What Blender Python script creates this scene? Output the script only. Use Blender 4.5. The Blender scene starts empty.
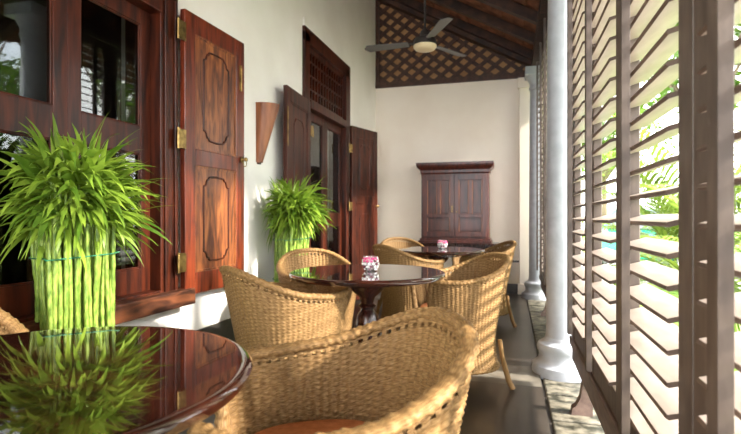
import bpy, bmesh, math, random
import numpy as np
from mathutils import Vector, Matrix, noise
random.seed(7)
PI = math.pi
sc = bpy.context.scene
COL = sc.collection

# ------------------------------------------------------------------ camera
CAM_H = 1.05
cam_d = bpy.data.cameras.new('camera')
cam = bpy.data.objects.new('camera', cam_d); COL.objects.link(cam)
cam.location = (0, 0, CAM_H)
cam.rotation_euler = (PI/2, 0, math.radians(15.75))
cam_d.sensor_width = 36; cam_d.lens = 24.05
cam_d.clip_start = 0.02; cam_d.clip_end = 300
cam_d.dof.use_dof = True; cam_d.dof.focus_distance = 1.9; cam_d.dof.aperture_fstop = 4.0
sc.camera = cam
# ------------------------------------------------------------------ world, sun, exposure
w = bpy.data.worlds.new('world'); sc.world = w; w.use_nodes = True
nt = w.node_tree
bgn = nt.nodes['Background']
tcw = nt.nodes.new('ShaderNodeTexCoord'); mp = nt.nodes.new('ShaderNodeMapping')
mp.inputs['Scale'].default_value = (1, 1, 3)
nz = nt.nodes.new('ShaderNodeTexNoise'); nz.inputs['Scale'].default_value = 1.6; nz.inputs['Detail'].default_value = 5
rp = nt.nodes.new('ShaderNodeValToRGB')
rp.color_ramp.elements[0].position = 0.4; rp.color_ramp.elements[0].color = (0.84, 0.92, 1.0, 1)
rp.color_ramp.elements[1].position = 0.6; rp.color_ramp.elements[1].color = (1.0, 0.98, 0.94, 1)
nt.links.new(tcw.outputs['Generated'], mp.inputs[0]); nt.links.new(mp.outputs[0], nz.inputs['Vector'])
nt.links.new(nz.outputs[0], rp.inputs[0]); nt.links.new(rp.outputs[0], bgn.inputs['Color'])
bgn.inputs['Strength'].default_value = 4.3
sd = bpy.data.lights.new('sun', 'SUN'); sd.energy = 11.0; sd.angle = math.radians(4.0); sd.color = (1.0, 0.94, 0.84)
sun = bpy.data.objects.new('sun', sd); COL.objects.link(sun)
_dir = Vector((-1.0, 0.10, -0.56))           # travels inward and down through the louvres
sun.rotation_euler = _dir.to_track_quat('-Z', 'Y').to_euler()
sun.location = (6, -1, 5)
vs = sc.view_settings
vs.view_transform = 'Standard'; vs.look = 'None'; vs.gamma = 1.0; vs.use_curve_mapping = False
vs.exposure = 1.1
sc.cycles.use_denoising = True
sc.cycles.max_bounces = 8; sc.cycles.diffuse_bounces = 5; sc.cycles.transparent_max_bounces = 12

# ------------------------------------------------------------------ materials
def mat(name, col, rough=0.5, metal=0.0, spec=0.5, coat=0.0, trans=0.0, ior=1.45):
    m = bpy.data.materials.new(name); m.use_nodes = True
    b = m.node_tree.nodes['Principled BSDF']
    b.inputs['Base Color'].default_value = (*col, 1); b.inputs['Roughness'].default_value = rough
    b.inputs['Metallic'].default_value = metal; b.inputs['Specular IOR Level'].default_value = spec
    b.inputs['Coat Weight'].default_value = coat; b.inputs['Coat Roughness'].default_value = 0.08
    b.inputs['Transmission Weight'].default_value = trans; b.inputs['IOR'].default_value = ior
    return m

def noisy(name, c1, c2, scale=(1, 1, 1), nscale=4, rough=0.5, bump=0.0, detail=6, c3=None, lo=0.35, hi=0.65, dist=0.0, coord='Object', **kw):
    m = mat(name, c1, rough, **kw); nt = m.node_tree; b = nt.nodes['Principled BSDF']
    tc = nt.nodes.new('ShaderNodeTexCoord'); mp = nt.nodes.new('ShaderNodeMapping')
    mp.inputs['Scale'].default_value = scale
    n = nt.nodes.new('ShaderNodeTexNoise'); n.inputs['Scale'].default_value = nscale
    n.inputs['Detail'].default_value = detail; n.inputs['Distortion'].default_value = dist
    r = nt.nodes.new('ShaderNodeValToRGB')
    r.color_ramp.elements[0].position = lo; r.color_ramp.elements[0].color = (*c1, 1)
    r.color_ramp.elements[1].position = hi; r.color_ramp.elements[1].color = (*c2, 1)
    if c3:
        e = r.color_ramp.elements.new(min(0.98, hi+0.12)); e.color = (*c3, 1)
    nt.links.new(tc.outputs[coord], mp.inputs[0]); nt.links.new(mp.outputs[0], n.inputs['Vector'])
    nt.links.new(n.outputs[0], r.inputs[0]); nt.links.new(r.outputs[0], b.inputs['Base Color'])
    if bump:
        bp = nt.nodes.new('ShaderNodeBump'); bp.inputs['Strength'].default_value = bump; bp.inputs['Distance'].default_value = 0.01
        nt.links.new(n.outputs[0], bp.inputs['Height']); nt.links.new(bp.outputs[0], b.inputs['Normal'])
    return m

M = {}
M['plaster'] = noisy('lime_plaster', (0.87, 0.83, 0.765), (0.92, 0.885, 0.825), nscale=3, rough=0.7, bump=0.06)
M['plaster_end'] = noisy('cream_plaster', (0.84, 0.735, 0.62), (0.89, 0.80, 0.69), nscale=2, rough=0.75, bump=0.05)
M['wood_red'] = noisy('red_polished_wood', (0.060, 0.010, 0.004), (0.20, 0.034, 0.010), scale=(9, 9, 0.9), nscale=3.5, rough=0.35, bump=0.05, coat=0.15, dist=0.6)
M['wood_panel'] = noisy('worn_panel_wood', (0.07, 0.018, 0.008), (0.30, 0.095, 0.028), scale=(7, 7, 1.1), nscale=3.2, rough=0.38, bump=0.06, c3=(0.42, 0.17, 0.05), dist=1.4, coat=0.1)
M['wood_frame'] = noisy('dark_frame_wood', (0.018, 0.004, 0.002), (0.085, 0.016, 0.005), scale=(8, 8, 1), nscale=3, rough=0.4, bump=0.05, dist=0.5, coat=0.05, spec=0.35)
M['wood_sill'] = noisy('worn_sill_wood', (0.035, 0.012, 0.007), (0.17, 0.055, 0.022), scale=(5, 1.2, 6), nscale=4, rough=0.45, bump=0.1, dist=0.8)
M['wood_cab'] = noisy('cabinet_wood', (0.032, 0.007, 0.005), (0.10, 0.023, 0.013), scale=(9, 9, 1), nscale=3, rough=0.36, bump=0.04, dist=0.5, coat=0.15)
M['wood_table'] = noisy('lacquered_table_wood', (0.012, 0.004, 0.003), (0.034, 0.009, 0.005), scale=(2, 9, 9), nscale=2.5, rough=0.045, dist=0.4, spec=0.9, coat=1.0)
M['wood_table'].node_tree.nodes['Principled BSDF'].inputs['Coat Roughness'].default_value = 0.02
M['wood_table'].node_tree.nodes['Principled BSDF'].inputs['Coat IOR'].default_value = 1.7
M['wood_leg'] = noisy('turned_dark_wood', (0.016, 0.005, 0.004), (0.05, 0.014, 0.008), scale=(9, 9, 1), nscale=3, rough=0.25, coat=0.4)
M['wood_roof'] = noisy('rafter_wood', (0.018, 0.008, 0.005), (0.07, 0.027, 0.014), scale=(3, 12, 3), nscale=3, rough=0.6, bump=0.1)
M['lath'] = noisy('lath_wood', (0.035, 0.014, 0.008), (0.085, 0.034, 0.018), scale=(4, 4, 4), nscale=4, rough=0.55)
M['lath_back'] = noisy('tan_backing', (0.36, 0.18, 0.07), (0.48, 0.26, 0.105), nscale=5, rough=0.7)
M['tile_roof'] = noisy('clay_roof_tile', (0.09, 0.032, 0.016), (0.24, 0.09, 0.045), nscale=7, rough=0.8, bump=0.2)
M['sconce'] = noisy('sconce_wood', (0.17, 0.05, 0.018), (0.34, 0.12, 0.045), scale=(6, 6, 1), nscale=3, rough=0.35)
M['brass'] = noisy('aged_brass', (0.16, 0.10, 0.035), (0.42, 0.28, 0.10), nscale=30, rough=0.35, metal=1.0)
M['glass'] = mat('window_glass', (0.55, 0.6, 0.58), 0.02, trans=1.0, ior=1.5)
M['louvre'] = noisy('painted_louvre_wood', (0.062, 0.043, 0.033), (0.11, 0.081, 0.063), scale=(6, 6, 2), nscale=4, rough=0.45, bump=0.05)
M['slat'] = noisy('painted_slat_wood', (0.36, 0.295, 0.255), (0.45, 0.375, 0.33), scale=(6, 2, 6), nscale=4, rough=0.4, bump=0.04)
M['slat_edge'] = noisy('slat_edge_wood', (0.085, 0.055, 0.04), (0.14, 0.095, 0.07), nscale=8, rough=0.5)
M['sillbeam'] = noisy('beam_paint', (0.10, 0.062, 0.048), (0.17, 0.11, 0.085), scale=(6, 2, 6), nscale=4, rough=0.5, bump=0.08)
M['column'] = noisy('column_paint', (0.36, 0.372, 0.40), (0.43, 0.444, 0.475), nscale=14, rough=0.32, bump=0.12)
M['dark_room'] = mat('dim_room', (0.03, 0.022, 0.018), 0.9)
M['base'] = noisy('dark_skirting', (0.055, 0.047, 0.042), (0.11, 0.095, 0.085), nscale=5, rough=0.35)
M['stone'] = noisy('pale_mossy_stone', (0.02, 0.018, 0.009), (0.19, 0.168, 0.125), nscale=14, rough=0.6, bump=0.8, lo=0.38, hi=0.62)
M['cushion'] = noisy('terracotta_fabric', (0.50, 0.17, 0.055), (0.62, 0.24, 0.085), nscale=60, rough=0.85, bump=0.2)
M['fan_metal'] = mat('fan_grey', (0.20, 0.19, 0.18), 0.4, metal=0.3)
M['fan_blade'] = mat('fan_blade_grey', (0.16, 0.155, 0.15), 0.45)
M['fan_dark'] = mat('fan_dark', (0.035, 0.03, 0.028), 0.4)
M['fan_bowl'] = mat('fan_cream', (0.80, 0.66, 0.42), 0.35)
M['votive'] = mat('clear_glass', (1, 0.97, 0.97), 0.03, trans=0.85, ior=1.45)
M['chip_pink'] = mat('pink_glass_chip', (0.80, 0.06, 0.24), 0.15, coat=0.5)
M['chip_white'] = mat('white_glass_chip', (0.85, 0.83, 0.82), 0.15, coat=0.5)
M['chip_dark'] = mat('plum_glass_chip', (0.16, 0.02, 0.05), 0.15, coat=0.5)
M['wax'] = mat('wax', (0.86, 0.72, 0.74), 0.5)
M['orchid'] = mat('magenta_petal', (0.75, 0.04, 0.30), 0.5)
M['ceramic'] = mat('white_ceramic', (0.8, 0.78, 0.74), 0.25)
M['band'] = mat('green_tie', (0.02, 0.16, 0.07), 0.5)
M['trunk'] = noisy('tree_bark', (0.10, 0.07, 0.045), (0.22, 0.16, 0.11), scale=(5, 5, 1), nscale=4, rough=0.9)
M['drive'] = noisy('pale_paving', (0.38, 0.36, 0.33), (0.48, 0.46, 0.42), nscale=3, rough=0.8)
M['lawn'] = noisy('lawn', (0.10, 0.22, 0.02), (0.19, 0.34, 0.04), nscale=6, rough=0.9)
M['car_paint'] = mat('teal_green_paint', (0.015, 0.40, 0.22), 0.25, coat=0.7)
M['car_glass'] = mat('car_glass', (0.10, 0.12, 0.14), 0.05)
M['rubber'] = mat('rubber', (0.02, 0.02, 0.02), 0.8)
M['white_trim'] = mat('white_trim', (0.8, 0.8, 0.8), 0.4)

def leafmat(name, c1, c2, trans=0.35, coordscale=9):
    m = noisy(name, c1, c2, nscale=coordscale, rough=0.38, lo=0.3, hi=0.7)
    nt = m.node_tree; b = nt.nodes['Principled BSDF']; out = nt.nodes['Material Output']
    t = nt.nodes.new('ShaderNodeBsdfTranslucent'); mx = nt.nodes.new('ShaderNodeMixShader'); mx.inputs[0].default_value = trans
    src = b.inputs['Base Color'].links[0].from_socket
    g = nt.nodes.new('ShaderNodeNewGeometry'); rp_ = nt.nodes.new('ShaderNodeValToRGB'); mm = nt.nodes.new('ShaderNodeMix'); mm.data_type = 'RGBA'
    rp_.color_ramp.elements[0].color = (c1[0]*0.45, c1[1]*0.55, c1[2]*0.6, 1); rp_.color_ramp.elements[1].color = (c2[0]*1.1, c2[1]*1.05, c2[2], 1)
    mm.inputs[0].default_value = 0.65
    nt.links.new(g.outputs['Random Per Island'], rp_.inputs[0]); nt.links.new(src, mm.inputs[6]); nt.links.new(rp_.outputs[0], mm.inputs[7])
    src = mm.outputs[2]; nt.links.new(src, b.inputs['Base Color'])
    nt.links.new(src, t.inputs['Color'])
    nt.links.new(b.outputs[0], mx.inputs[1]); nt.links.new(t.outputs[0], mx.inputs[2]); nt.links.new(mx.outputs[0], out.inputs['Surface'])
    return m
M['leaf'] = leafmat('bamboo_leaf', (0.075, 0.18, 0.012), (0.29, 0.42, 0.05), 0.35, 14)
M['stem'] = noisy('bamboo_stem', (0.09, 0.17, 0.015), (0.30, 0.40, 0.07), scale=(22, 22, 8), nscale=4, rough=0.35)
M['palm'] = leafmat('palm_leaf', (0.11, 0.18, 0.02), (0.28, 0.37, 0.06), 0.45, 3)
M['tree_leaf'] = leafmat('tree_leaf', (0.06, 0.15, 0.015), (0.18, 0.28, 0.045), 0.45, 2)

# woven rattan: per-strand tint from the UV grid
def wicker(name, c1, c2, c3):
    m = mat(name, c1, 0.55, spec=0.22); nt = m.node_tree; b = nt.nodes['Principled BSDF']
    uv = nt.nodes.new('ShaderNodeUVMap'); mp = nt.nodes.new('ShaderNodeMapping'); mp.inputs['Scale'].default_value = (1.3, 2.2, 1)
    n = nt.nodes.new('ShaderNodeTexNoise'); n.inputs['Scale'].default_value = 1.1; n.inputs['Detail'].default_value = 5
    r = nt.nodes.new('ShaderNodeValToRGB'); el = r.color_ramp.elements
    el[0].position = 0.3; el[0].color = (*c1, 1); el[1].position = 0.72; el[1].color = (*c3, 1)
    e = el.new(0.5); e.color = (*c2, 1)
    nt.links.new(uv.outputs[0], mp.inputs[0]); nt.links.new(mp.outputs[0], n.inputs['Vector'])
    nt.links.new(n.outputs[0], r.inputs[0]); nt.links.new(r.outputs[0], b.inputs['Base Color'])
    return m
M['wicker'] = wicker('honey_wicker', (0.115, 0.056, 0.019), (0.235, 0.133, 0.051), (0.36, 0.23, 0.10))
M['wicker_pale'] = wicker('pale_wicker', (0.42, 0.30, 0.18), (0.66, 0.53, 0.38), (0.80, 0.70, 0.55))

def floor_mat():
    m = noisy('polished_cement', (0.016, 0.012, 0.009), (0.066, 0.053, 0.042), nscale=2.2, rough=0.36, bump=0.08, detail=9, coat=0.12, lo=0.3, hi=0.75)
    nt = m.node_tree; b = nt.nodes['Principled BSDF']
    tc = nt.nodes.new('ShaderNodeTexCoord'); sp = nt.nodes.new('ShaderNodeSeparateXYZ')
    nt.links.new(tc.outputs['Object'], sp.inputs[0])
    def rng(sock, a, c):
        g = nt.nodes.new('ShaderNodeMath'); g.operation = 'GREATER_THAN'; g.inputs[1].default_value = a
        l = nt.nodes.new('ShaderNodeMath'); l.operation = 'LESS_THAN'; l.inputs[1].default_value = c
        x = nt.nodes.new('ShaderNodeMath'); x.operation = 'MULTIPLY'
        nt.links.new(sock, g.inputs[0]); nt.links.new(sock, l.inputs[0])
        nt.links.new(g.outputs[0], x.inputs[0]); nt.links.new(l.outputs[0], x.inputs[1]); return x.outputs[0]
    src = b.inputs['Base Color'].links[0].from_socket
    n2 = nt.nodes.new('ShaderNodeTexNoise'); n2.inputs['Scale'].default_value = 6; n2.inputs['Detail'].default_value = 8
    nt.links.new(tc.outputs['Object'], n2.inputs['Vector'])
    rr = nt.nodes.new('ShaderNodeValToRGB')
    rr.color_ramp.elements[0].position = 0.3; rr.color_ramp.elements[0].color = (0.06, 0.052, 0.042, 1)
    rr.color_ramp.elements[1].position = 0.7; rr.color_ramp.elements[1].color = (0.17, 0.15, 0.12, 1)
    nt.links.new(n2.outputs[0], rr.inputs[0])
    mx = nt.nodes.new('ShaderNodeMix'); mx.data_type = 'RGBA'
    nt.links.new(rng(sp.outputs[1], 3.22, 3.66), mx.inputs[0])
    nt.links.new(src, mx.inputs[6]); nt.links.new(rr.outputs[0], mx.inputs[7])
    # thin dark joints between slabs
    jt = None
    for yv in (1.3, 3.22, 3.66, 5.2):
        o = rng(sp.outputs[1], yv-0.006, yv+0.006)
        if jt is None: jt = o
        else:
            a = nt.nodes.new('ShaderNodeMath'); a.operation = 'MAXIMUM'
            nt.links.new(jt, a.inputs[0]); nt.links.new(o, a.inputs[1]); jt = a.outputs[0]
    mx2 = nt.nodes.new('ShaderNodeMix'); mx2.data_type = 'RGBA'
    nt.links.new(jt, mx2.inputs[0]); nt.links.new(mx.outputs[2], mx2.inputs[6]); mx2.inputs[7].default_value = (0.02, 0.018, 0.015, 1)
    nt.links.new(mx2.outputs[2], b.inputs['Base Color'])
    return m
M['floor'] = floor_mat()

# ------------------------------------------------------------------ mesh helpers
class MB:
    def __init__(s): s.v = []; s.f = []; s.m = []; s.mi = 0; s.uv = None
    def add(s, vs, fs):
        o = len(s.v); s.v += [tuple(p) for p in vs]
        for f in fs: s.f.append(tuple(i+o for i in f)); s.m.append(s.mi)
    def box(s, x0, x1, y0, y1, z0, z1, tf=None):
        vs = [Vector((x, y, z)) for z in (z0, z1) for y in (y0, y1) for x in (x0, x1)]
        if tf: vs = [tf(p) if callable(tf) else tf @ p for p in vs]
        s.add(vs, [(0, 2, 3, 1), (4, 5, 7, 6), (0, 1, 5, 4), (2, 6, 7, 3), (0, 4, 6, 2), (1, 3, 7, 5)])
    def lathe(s, prof, n=32, c=(0, 0, 0), tf=None, closed=True):
        vs = []
        for r, z in prof:
            for k in range(n):
                a = 2*PI*k/n; p = Vector((c[0]+r*math.cos(a), c[1]+r*math.sin(a), c[2]+z))
                vs.append(tf @ p if tf else p)
        fs = []
        for i in range(len(prof)-1):
            for k in range(n):
                k2 = (k+1) % n; fs.append((i*n+k, i*n+k2, (i+1)*n+k2, (i+1)*n+k))
        if closed:
            fs.append(tuple(range(n-1, -1, -1))); fs.append(tuple((len(prof)-1)*n+k for k in range(n)))
        s.add(vs, fs)
    def tube(s, pts, r, n=8, cap=True):
        pts = [Vector(p) for p in pts]
        rs = r if isinstance(r, (list, tuple)) else [r]*len(pts)
        vs = []; up = None
        for i, p in enumerate(pts):
            t = (pts[min(i+1, len(pts)-1)] - pts[max(i-1, 0)]).normalized()
            if up is None:
                up = Vector((0, 0, 1)) if abs(t.z) < 0.9 else Vector((1, 0, 0))
            a = (up - t*up.dot(t)).normalized(); b = t.cross(a); up = a
            for k in range(n):
                q = 2*PI*k/n; vs.append(p + (a*math.cos(q)+b*math.sin(q))*rs[i])
        fs = [(i*n+k, i*n+(k+1) % n, (i+1)*n+(k+1) % n, (i+1)*n+k) for i in range(len(pts)-1) for k in range(n)]
        if cap: fs += [tuple(range(n-1, -1, -1)), tuple((len(pts)-1)*n+k for k in range(n))]
        s.add(vs, fs)
    def build(s, name, mats, parent=None, loc=None, smooth=False, bevel=0, **props):
        me = bpy.data.meshes.new(name); me.from_pydata(s.v, [], s.f)
        if not isinstance(mats, (list, tuple)): mats = [mats]
        for m in mats: me.materials.append(m)
        if len(mats) > 1: me.polygons.foreach_set('material_index', s.m)
        if smooth: me.polygons.foreach_set('use_smooth', [True]*len(me.polygons))
        me.update()
        bm = bmesh.new(); bm.from_mesh(me); bmesh.ops.recalc_face_normals(bm, faces=bm.faces[:]); bm.to_mesh(me); bm.free()
        if smooth == 'auto':
            me.set_sharp_from_angle(angle=math.radians(35))
        o = bpy.data.objects.new(name, me); COL.objects.link(o)
        if parent: o.parent = parent
        if loc: o.location = loc
        if bevel:
            b = o.modifiers.new('bevel', 'BEVEL'); b.width = bevel; b.segments = 2; b.limit_method = 'ANGLE'
        for k, v in props.items(): o[k] = v
        return o

def tag(o, label=None, cat=None, group=None, kind=None):
    if label: o['label'] = label
    if cat: o['category'] = cat
    if group: o['group'] = group
    if kind: o['kind'] = kind
    return o
def thing(name, loc=(0, 0, 0), rz=0, label=None, cat=None, group=None, kind=None, parent=None):
    o = bpy.data.objects.new(name, None); COL.objects.link(o); o.empty_display_size = 0.1
    o.location = loc; o.rotation_euler = (0, 0, rz)
    if parent: o.parent = parent
    return tag(o, label, cat, group, kind)
def dup(o, parent=None, top=True):
    c = o.copy(); COL.objects.link(c)
    if parent: c.parent = parent
    for ch in list(o.children): dup(ch, c, False)
    return c
def struct(mb, name, m, label=None, cat=None, **kw):
    o = mb.build(name, m, **kw); o['kind'] = 'structure'
    if label: o['label'] = label
    if cat: o['category'] = cat
    return o

XW = -1.92     # face of the left wall
YE = 7.10      # face of the end wall
XL = 0.36      # plane of the louvres and columns
def roofz(x): return 3.20 + 0.54*(XL-x)

# ------------------------------------------------------------------ setting
b = MB(); b.box(-2.3, 0.19, -3.2, YE+0.3, -0.15, 0.0); struct(b, 'floor', M['floor'], 'dark polished cement floor of the veranda', 'floor')
W1 = (1.20, 2.40, 0.62, 2.86)     # window opening y0,y1,z0,z1
D2 = (4.45, 5.70, 0.0, 2.84)      # doorway
b = MB()
def wl(y0, y1, z0, z1): b.box(XW-0.28, XW, y0, y1, z0, z1)
wl(-3.2, W1[0], 0, 4.6); wl(W1[0], W1[1], 0, W1[2]); wl(W1[0], W1[1], W1[3], 4.6)
wl(W1[1], D2[0], 0, 4.6); wl(D2[0], D2[1], D2[3], 4.6); wl(D2[1], YE+0.3, 0, 4.6)
struct(b, 'wall_left', M['plaster'], 'white plastered wall of the house with window and doorway', 'wall')
b = MB(); b.box(XW, 0.9, YE, YE+0.3, 0, 2.97)
struct(b, 'wall_end', M['plaster_end'], 'cream plastered wall at the far end of the veranda', 'wall')
# gable infill above the end wall
b = MB(); zt = 2.97
b.add([(XW, YE+0.06, zt), (0.9, YE+0.06, zt), (0.9, YE+0.06, 3.0), (XW, YE+0.06, roofz(XW)+0.15),
       (XW, YE+0.3, zt), (0.9, YE+0.3, zt), (0.9, YE+0.3, 3.0), (XW, YE+0.3, roofz(XW)+0.15)],
      [(0, 1, 2, 3), (7, 6, 5, 4), (0, 4, 5, 1), (1, 5, 6, 2), (2, 6, 7, 3), (3, 7, 4, 0)])
struct(b, 'wall_gable', M['lath_back'], 'tan board behind the gable lattice', 'wall')
# lattice
def clip_lath(x0, z0, dx, dz, wid, yf, mb):
    # a lath along direction (dx,dz) through (x0,z0) clipped to the gable triangle
    ts = []
    n = 160
    L = 3.2
    ok = []
    for i in range(-n, n+1):
        t = L*i/n; x = x0+dx*t; z = z0+dz*t
        if XW+0.01 < x < 0.42 and 2.99 < z < roofz(x)-0.05: ok.append(t)
    if len(ok) < 2: return
    t0, t1 = ok[0], ok[-1]
    nx, nz_ = -dz*wid/2, dx*wid/2
    P = [(x0+dx*t0+nx, z0+dz*t0+nz_), (x0+dx*t1+nx, z0+dz*t1+nz_), (x0+dx*t1-nx, z0+dz*t1-nz_), (x0+dx*t0-nx, z0+dz*t0-nz_)]
    vs = [(p[0], yf, p[1]) for p in P] + [(p[0], yf+0.014, p[1]) for p in P]
    mb.add(vs, [(0, 1, 2, 3), (7, 6, 5, 4), (0, 4, 5, 1), (1, 5, 6, 2), (2, 6, 7, 3), (3, 7, 4, 0)])
b = MB(); px, pz = 0.215, 0.17
ln = math.hypot(px, pz)
for sgn, yf in ((1, YE+0.02), (-1, YE+0.035)):
    for k in range(-14, 30):
        clip_lath(XW + k*px, 3.0, px/ln, sgn*pz/ln, 0.054, yf, b)
gt = thing('trim_1', (0, 0, 0), 0, 'dark diamond lattice filling the gable over the end wall', 'lattice', kind='structure')
b.build('lattice', M['lath'], gt)
b = MB(); b.box(XW, 0.45, YE-0.03, YE+0.05, 2.955, 3.03); b.box(XW, XW+0.05, YE-0.02, YE+0.05, 3.0, roofz(XW)); 
b.build('frame', M['lath'], gt)
# baseboards
b = MB(); b.box(XW, XW+0.012, 2.42, 4.39, 0, 0.33); b.box(XW, XW+0.012, -3.2, 1.18, 0, 0.33); b.box(XW, XW+0.012, 1.18, 2.42, 0, 0.33); b.box(XW, XW+0.012, 5.80, YE, 0, 0.33)
struct(b, 'baseboard_left', M['base'], 'dark band along the foot of the white wall', 'baseboard')
b = MB(); b.box(XW+0.02, 0.55, YE-0.015, YE, 0, 0.13)
struct(b, 'baseboard_end', M['base'], 'dark skirting along the foot of the end wall', 'baseboard')
b = MB(); b.box(0.12, 0.75, YE-0.07, YE-0.001, 0.0, 2.80); b.box(0.10, 0.75, YE-0.10, YE-0.001, 2.80, 2.94); b.box(0.10, 0.75, YE-0.085, YE-0.001, 0, 0.14)
struct(b, 'trim_2', M['plaster_end'], 'shallow pilaster at the right end of the end wall', 'pilaster', bevel=0.006)
b = MB(); b.box(-0.30, 0.118, YE-0.045, YE-0.016, 0.43, 0.455)
struct(b, 'trim_3', M['wood_leg'], 'thin dark rail low on the end wall', 'rail')
# roof
def roof():
    # corrugated clay tiles seen from below: channels run down the slope, ends overlap
    x_hi, x_lo = XW-0.3, 1.05
    sl = math.atan(0.54); L = (x_lo-x_hi)/math.cos(sl)
    y0, y1 = -3.2, YE+0.4
    nr = int(L/0.026); ny = int((y1-y0)/0.024)
    vs = []
    for i in range(nr+1):
        s = L*i/nr
        row = s/0.27; fr = row - math.floor(row)
        for j in range(ny+1):
            y = y0+(y1-y0)*j/ny
            h = abs(math.sin(PI*y/0.15 + (PI/2 if False else 0)))*0.035 - (fr)*0.025
            x = x_hi + s*math.cos(sl); z = roofz(x) + 0.03 + h/math.cos(sl)
            vs.append((x, y, z))
    fs = [(i*(ny+1)+j, (i+1)*(ny+1)+j, (i+1)*(ny+1)+j+1, i*(ny+1)+j+1) for i in range(nr) for j in range(ny)]
    # upper skin
    o = len(vs)
    for (x, y) in ((x_hi, y0), (x_lo, y0), (x_lo, y1), (x_hi, y1)): vs.append((x, y, roofz(x)+0.14))
    fs.append((o, o+1, o+2, o+3))
    b = MB(); b.add(vs, fs); return b
struct(roof(), 'ceiling', M['tile_roof'], 'underside of the sloping clay tile roof', 'roof')
def slope_box(mb, y0, y1, dz0, dz1, xa=XW-0.05, xb=1.0):
    f = lambda p: Vector((p.x, p.y, roofz(p.x)+p.z))
    mb.box(xa, xb, y0, y1, dz0, dz1, f)
rafter0 = None
ys = [6.93, 6.30, 5.65, 5.0, 4.35, 3.7, 3.05, 2.4]
rlab = ['dark rafter tight against the lattice gable', 'second dark rafter out from the gable', 'third dark rafter out from the gable',
        'fourth dark rafter out from the gable, top right of the fan', 'fifth dark rafter out from the gable',
        'sixth dark rafter out from the gable', 'seventh dark rafter out from the gable', 'eighth dark rafter, nearest the viewer']
for i, y in enumerate(ys):
    if rafter0 is None:
        mb = MB(); slope_box(mb, -0.045, 0.045, -0.10, 0.02)
        rafter0 = mb.build('rafter', M['wood_roof']); o = rafter0
    else: o = rafter0.copy(); COL.objects.link(o)
    o.location = (0, y, 0)
    tag(o, rlab[i], 'rafter', 'rafters under the tiled roof')
mb = MB(); slope_box(mb, 6.98, YE+0.05, -0.16, 0.0)
struct(mb, 'trim_4', M['wood_roof'], 'dark barge board along the top of the lattice', 'board')
# wall plate along the columns
b = MB(); b.box(XL-0.09, XL+0.13, -3.2, 6.99, 2.985, 3.10)
struct(b, 'trim_5', M['wood_roof'], 'dark beam carried by the columns', 'beam')

# stone border at the foot of the columns
b = MB(); yy = -1.6
rs = random.Random(3)
while yy < YE-0.1:
    L = rs.uniform(0.30, 0.46); y2 = min(yy+L, YE-0.02)
    xs = [0.20, 0.20+rs.uniform(0.24, 0.34), 0.92]
    for q in range(2):
        b.box(xs[q]+0.009, xs[q+1]-0.009, yy+0.010, y2-0.010, -0.12, -0.002-rs.uniform(0, 0.008))
    yy = y2
struct(b, 'trim_6', M['stone'], 'border of pale worn stone slabs under the louvres', 'paving', bevel=0.008)
b = MB(); b.box(0.19, 0.95, -3.2, YE+0.3, -0.2, -0.03); struct(b, 'trim_7', M['base'], 'dark bed between the stone slabs', 'paving')

# dim room behind the house wall
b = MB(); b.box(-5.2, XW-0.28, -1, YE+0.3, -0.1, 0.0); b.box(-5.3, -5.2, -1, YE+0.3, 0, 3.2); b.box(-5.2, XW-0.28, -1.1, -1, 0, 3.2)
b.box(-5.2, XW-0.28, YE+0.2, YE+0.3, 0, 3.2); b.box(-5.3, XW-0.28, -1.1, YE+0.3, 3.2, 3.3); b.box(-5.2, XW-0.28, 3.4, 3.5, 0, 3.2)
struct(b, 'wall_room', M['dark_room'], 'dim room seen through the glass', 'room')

# ------------------------------------------------------------------ window 1 and doorway 2
def frame_box(mb, y0, y1, z0, z1, x0, x1, tw, bottom=True):
    mb.box(x0, x1, y0, y0+tw, z0, z1); mb.box(x0, x1, y1-tw, y1, z0, z1)
    mb.box(x0, x1, y0+tw, y1-tw, z1-tw, z1)
    if bottom: mb.box(x0, x1, y0+tw, y1-tw, z0, z0+tw)

def ogee_outline(w, h, k):
    # carved panel outline: rectangle with notched, rounded corners and cusped ends
    pts = []
    cw, chh = w/2, h/2
    r = k
    def arc(cx, cz, rad, a0, a1, n=5):
        for i in range(n+1):
            a = a0+(a1-a0)*i/n; pts.append((cx+rad*math.cos(a), cz+rad*math.sin(a)))
    # right top
    pts.append((cw, chh-2*r)); arc(cw, chh-r, r*0.9, -PI/2, -PI, 4)
    pts.append((cw-r*1.2, chh-0.5*r)); arc(cw-2.2*r, chh-0.5*r, r*0.6, 0, PI/2, 3)
    pts.append((0, chh+0.25*r))
    a = pts[:]
    left = [(-x, z) for x, z in reversed(a[:-1])]
    top = a + left
    bot = [(x, -z) for x, z in reversed(top)]
    return top + bot

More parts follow.
